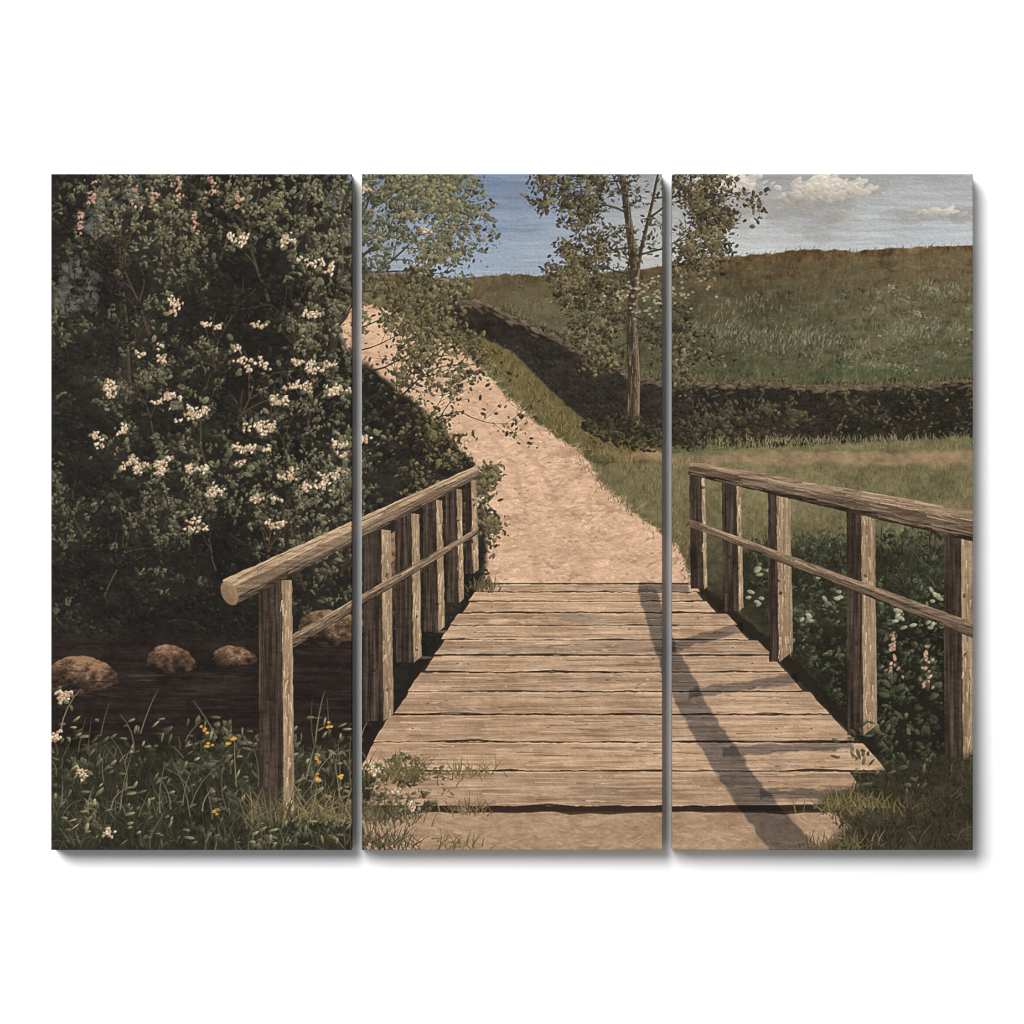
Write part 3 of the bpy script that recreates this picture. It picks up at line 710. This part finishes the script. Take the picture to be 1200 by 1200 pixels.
m_wall, nt, b = material('white wall paint')
tc = nt.nodes.new('ShaderNodeTexCoord'); nz = nt.nodes.new('ShaderNodeTexNoise'); cr = nt.nodes.new('ShaderNodeValToRGB')
nz.inputs['Scale'].default_value = 14; nz.inputs['Detail'].default_value = 6
nt.links.new(tc.outputs['Object'], nz.inputs['Vector']); nt.links.new(nz.outputs['Fac'], cr.inputs[0])
cr.color_ramp.elements[0].color = (.90, .90, .90, 1); cr.color_ramp.elements[1].color = (.92, .92, .92, 1)
nt.links.new(cr.outputs[0], b.inputs['Base Color']); b.inputs['Roughness'].default_value = .9
b.inputs['Specular IOR Level'].default_value = .1


def mesh_object(name, verts, faces, mat, parent=None):
    me = bpy.data.meshes.new(name)
    verts = np.asarray(verts, np.float32); faces = np.asarray(faces, np.int32)
    me.vertices.add(len(verts)); me.vertices.foreach_set('co', verts.ravel())
    me.loops.add(faces.size); me.loops.foreach_set('vertex_index', faces.ravel())
    me.polygons.add(len(faces)); me.polygons.foreach_set('loop_start', np.arange(0, faces.size, 4, dtype=np.int32))
    me.update(calc_edges=True); me.validate()
    me.materials.append(mat)
    o = bpy.data.objects.new(name, me); col.objects.link(o)
    if parent:
        o.parent = parent
    return o


def wx(px): return (px - 600.) / 1000.
def wz(py): return (600. - py) / 1000.

# wall: its face is the plane y = 0, the room is towards -y
wall = mesh_object('wall', [(x, y, z) for y in (0, .1) for z in (-2.5, 2.5) for x in (-3.2, 3.2)],
                   [(0, 1, 3, 2), (4, 6, 7, 5), (0, 2, 6, 4), (1, 5, 7, 3), (0, 4, 5, 1), (2, 3, 7, 6)], m_wall)
wall['kind'] = 'structure'; wall['label'] = 'plain white wall behind the three canvases'

DEPTH = .035
NX, NY = 471, 1059
TOP, BOT = 204., 996.


def sample(px, py):
    fx = np.clip((px - X0) * S - .5, 0, NW - 1.001); fy = np.clip((py - Y0) * S - .5, 0, NH - 1.001)
    ix = fx.astype(int); iy = fy.astype(int); tx = (fx - ix)[:, None]; ty = (fy - iy)[:, None]
    a = LIN[iy, ix]; b_ = LIN[iy, ix + 1]; c = LIN[iy + 1, ix]; d = LIN[iy + 1, ix + 1]
    return (a * (1 - tx) + b_ * tx) * (1 - ty) + (c * (1 - tx) + d * tx) * ty


def canvas_panel(px0, px1, label):
    root = bpy.data.objects.new('canvas_print', None); col.objects.link(root)
    cxm = (px0 + px1) / 2
    root.location = (wx(cxm), 0, wz(BOT)); root.empty_display_size = .1
    root['label'] = label; root['category'] = 'canvas print'; root['group'] = 'three canvas prints of the triptych'
    gxp, gyp = np.meshgrid(np.linspace(px0, px1, NX), np.linspace(TOP, BOT, NY))
    gxp = gxp.ravel(); gyp = gyp.ravel()
    lx = (gxp - cxm) / 1000.; lz = (BOT - gyp) / 1000.
    V = np.stack([lx, np.full_like(lx, -DEPTH), lz], -1)
    idx = np.arange(NX * NY).reshape(NY, NX)
    F = np.stack([idx[1:, :-1], idx[1:, 1:], idx[:-1, 1:], idx[:-1, :-1]], -1).reshape(-1, 4)
    loop = np.concatenate([idx[0, :-1], idx[:-1, -1], idx[-1, :0:-1], idx[:0:-1, 0]])
    n = len(loop); o1 = NX * NY; o2 = o1 + n
    side = V[loop].copy(); side[:, 1] = -.0008
    hem = side.copy()
    hw = (px1 - px0) / 2000.; hh = (BOT - TOP) / 1000.
    hem[:, 0] = np.clip(hem[:, 0], -hw + .03, hw - .03); hem[:, 2] = np.clip(hem[:, 2], .03, hh - .03)
    a = np.arange(n); nx_ = (a + 1) % n
    F1 = np.stack([loop[a], loop[nx_], o1 + nx_, o1 + a], -1)
    F2 = np.stack([o1 + a, o1 + nx_, o2 + nx_, o2 + a], -1)
    me_o = mesh_object('printed_canvas', np.concatenate([V, side, hem]), np.concatenate([F, F1, F2]), m_canvas, root)
    cols = sample(gxp, gyp) / LIGHT_GAIN
    wrap = cols[loop]
    allc = np.concatenate([cols, wrap, np.full((n, 3), .6)]).astype(np.float32)
    attr = me_o.data.color_attributes.new('paint', 'FLOAT_COLOR', 'POINT')
    attr.data.foreach_set('color', np.concatenate([allc, np.ones((len(allc), 1), np.float32)], 1).ravel())
    # wooden stretcher inside the wrapped canvas
    bw, e, y0, y1 = .034, .0015, -DEPTH + .0012, -.0022
    for (ax, bx, az, bz) in ((-hw + e, -hw + bw, e, hh - e), (hw - bw, hw - e, e, hh - e), (-hw + bw + .0005, hw - bw - .0005, e, bw), (-hw + bw + .0005, hw - bw - .0005, hh - bw, hh - e)):
        mesh_object('stretcher_bar', [(x, y, z) for y in (y0, y1) for z in (az, bz) for x in (ax, bx)],
                    [(0, 1, 3, 2), (4, 6, 7, 5), (0, 2, 6, 4), (1, 5, 7, 3), (0, 4, 5, 1), (2, 3, 7, 6)], m_wood, root)
    return root


canvas_panel(60, 412, 'tall canvas print showing dark bushes with white blossoms above stones and a shaded bank')
canvas_panel(424, 776, 'tall canvas print showing a sandy lane, blue sky, slim tree and plank bridge deck')
canvas_panel(788, 1140, 'tall canvas print showing a grassy hillside under clouds, railing posts and weeds')

# ------------------------------------------------------------------ light and camera
world = bpy.data.worlds.new('World'); scene.world = world; world.use_nodes = True
bg = world.node_tree.nodes['Background']
bg.inputs['Color'].default_value = (1, 1, 1, 1); bg.inputs['Strength'].default_value = .31

ld = bpy.data.lights.new('softbox', 'AREA'); ld.shape = 'DISK'; ld.size = 8.5; ld.energy = 2860; 
lo = bpy.data.objects.new('softbox', ld); col.objects.link(lo)
lo.location = (-4.9, -9.5, 5.6)
from mathutils import Vector
lo.rotation_euler = (Vector((.5, 0, -.5)) - Vector(lo.location)).to_track_quat('-Z', 'Y').to_euler()

cam = bpy.data.cameras.new('camera'); co = bpy.data.objects.new('camera', cam); col.objects.link(co)
D = 6.0
co.location = (0, -DEPTH - D, 0); co.rotation_euler = (math.radians(90), 0, 0)
cam.sensor_width = 36; cam.sensor_fit = 'HORIZONTAL'; cam.lens = 36 * D / 1.2
cam.clip_start = .1; cam.clip_end = 100
scene.camera = co
vs = scene.view_settings
vs.view_transform = 'Standard'; vs.look = 'None'; vs.exposure = 0; vs.gamma = 1; vs.use_curve_mapping = False
scene.render.engine = 'CYCLES'
scene.cycles.pixel_filter_type = 'BLACKMAN_HARRIS'; scene.cycles.filter_width = 1.15
scene.cycles.use_denoising = True; scene.cycles.denoiser = 'OPENIMAGEDENOISE'
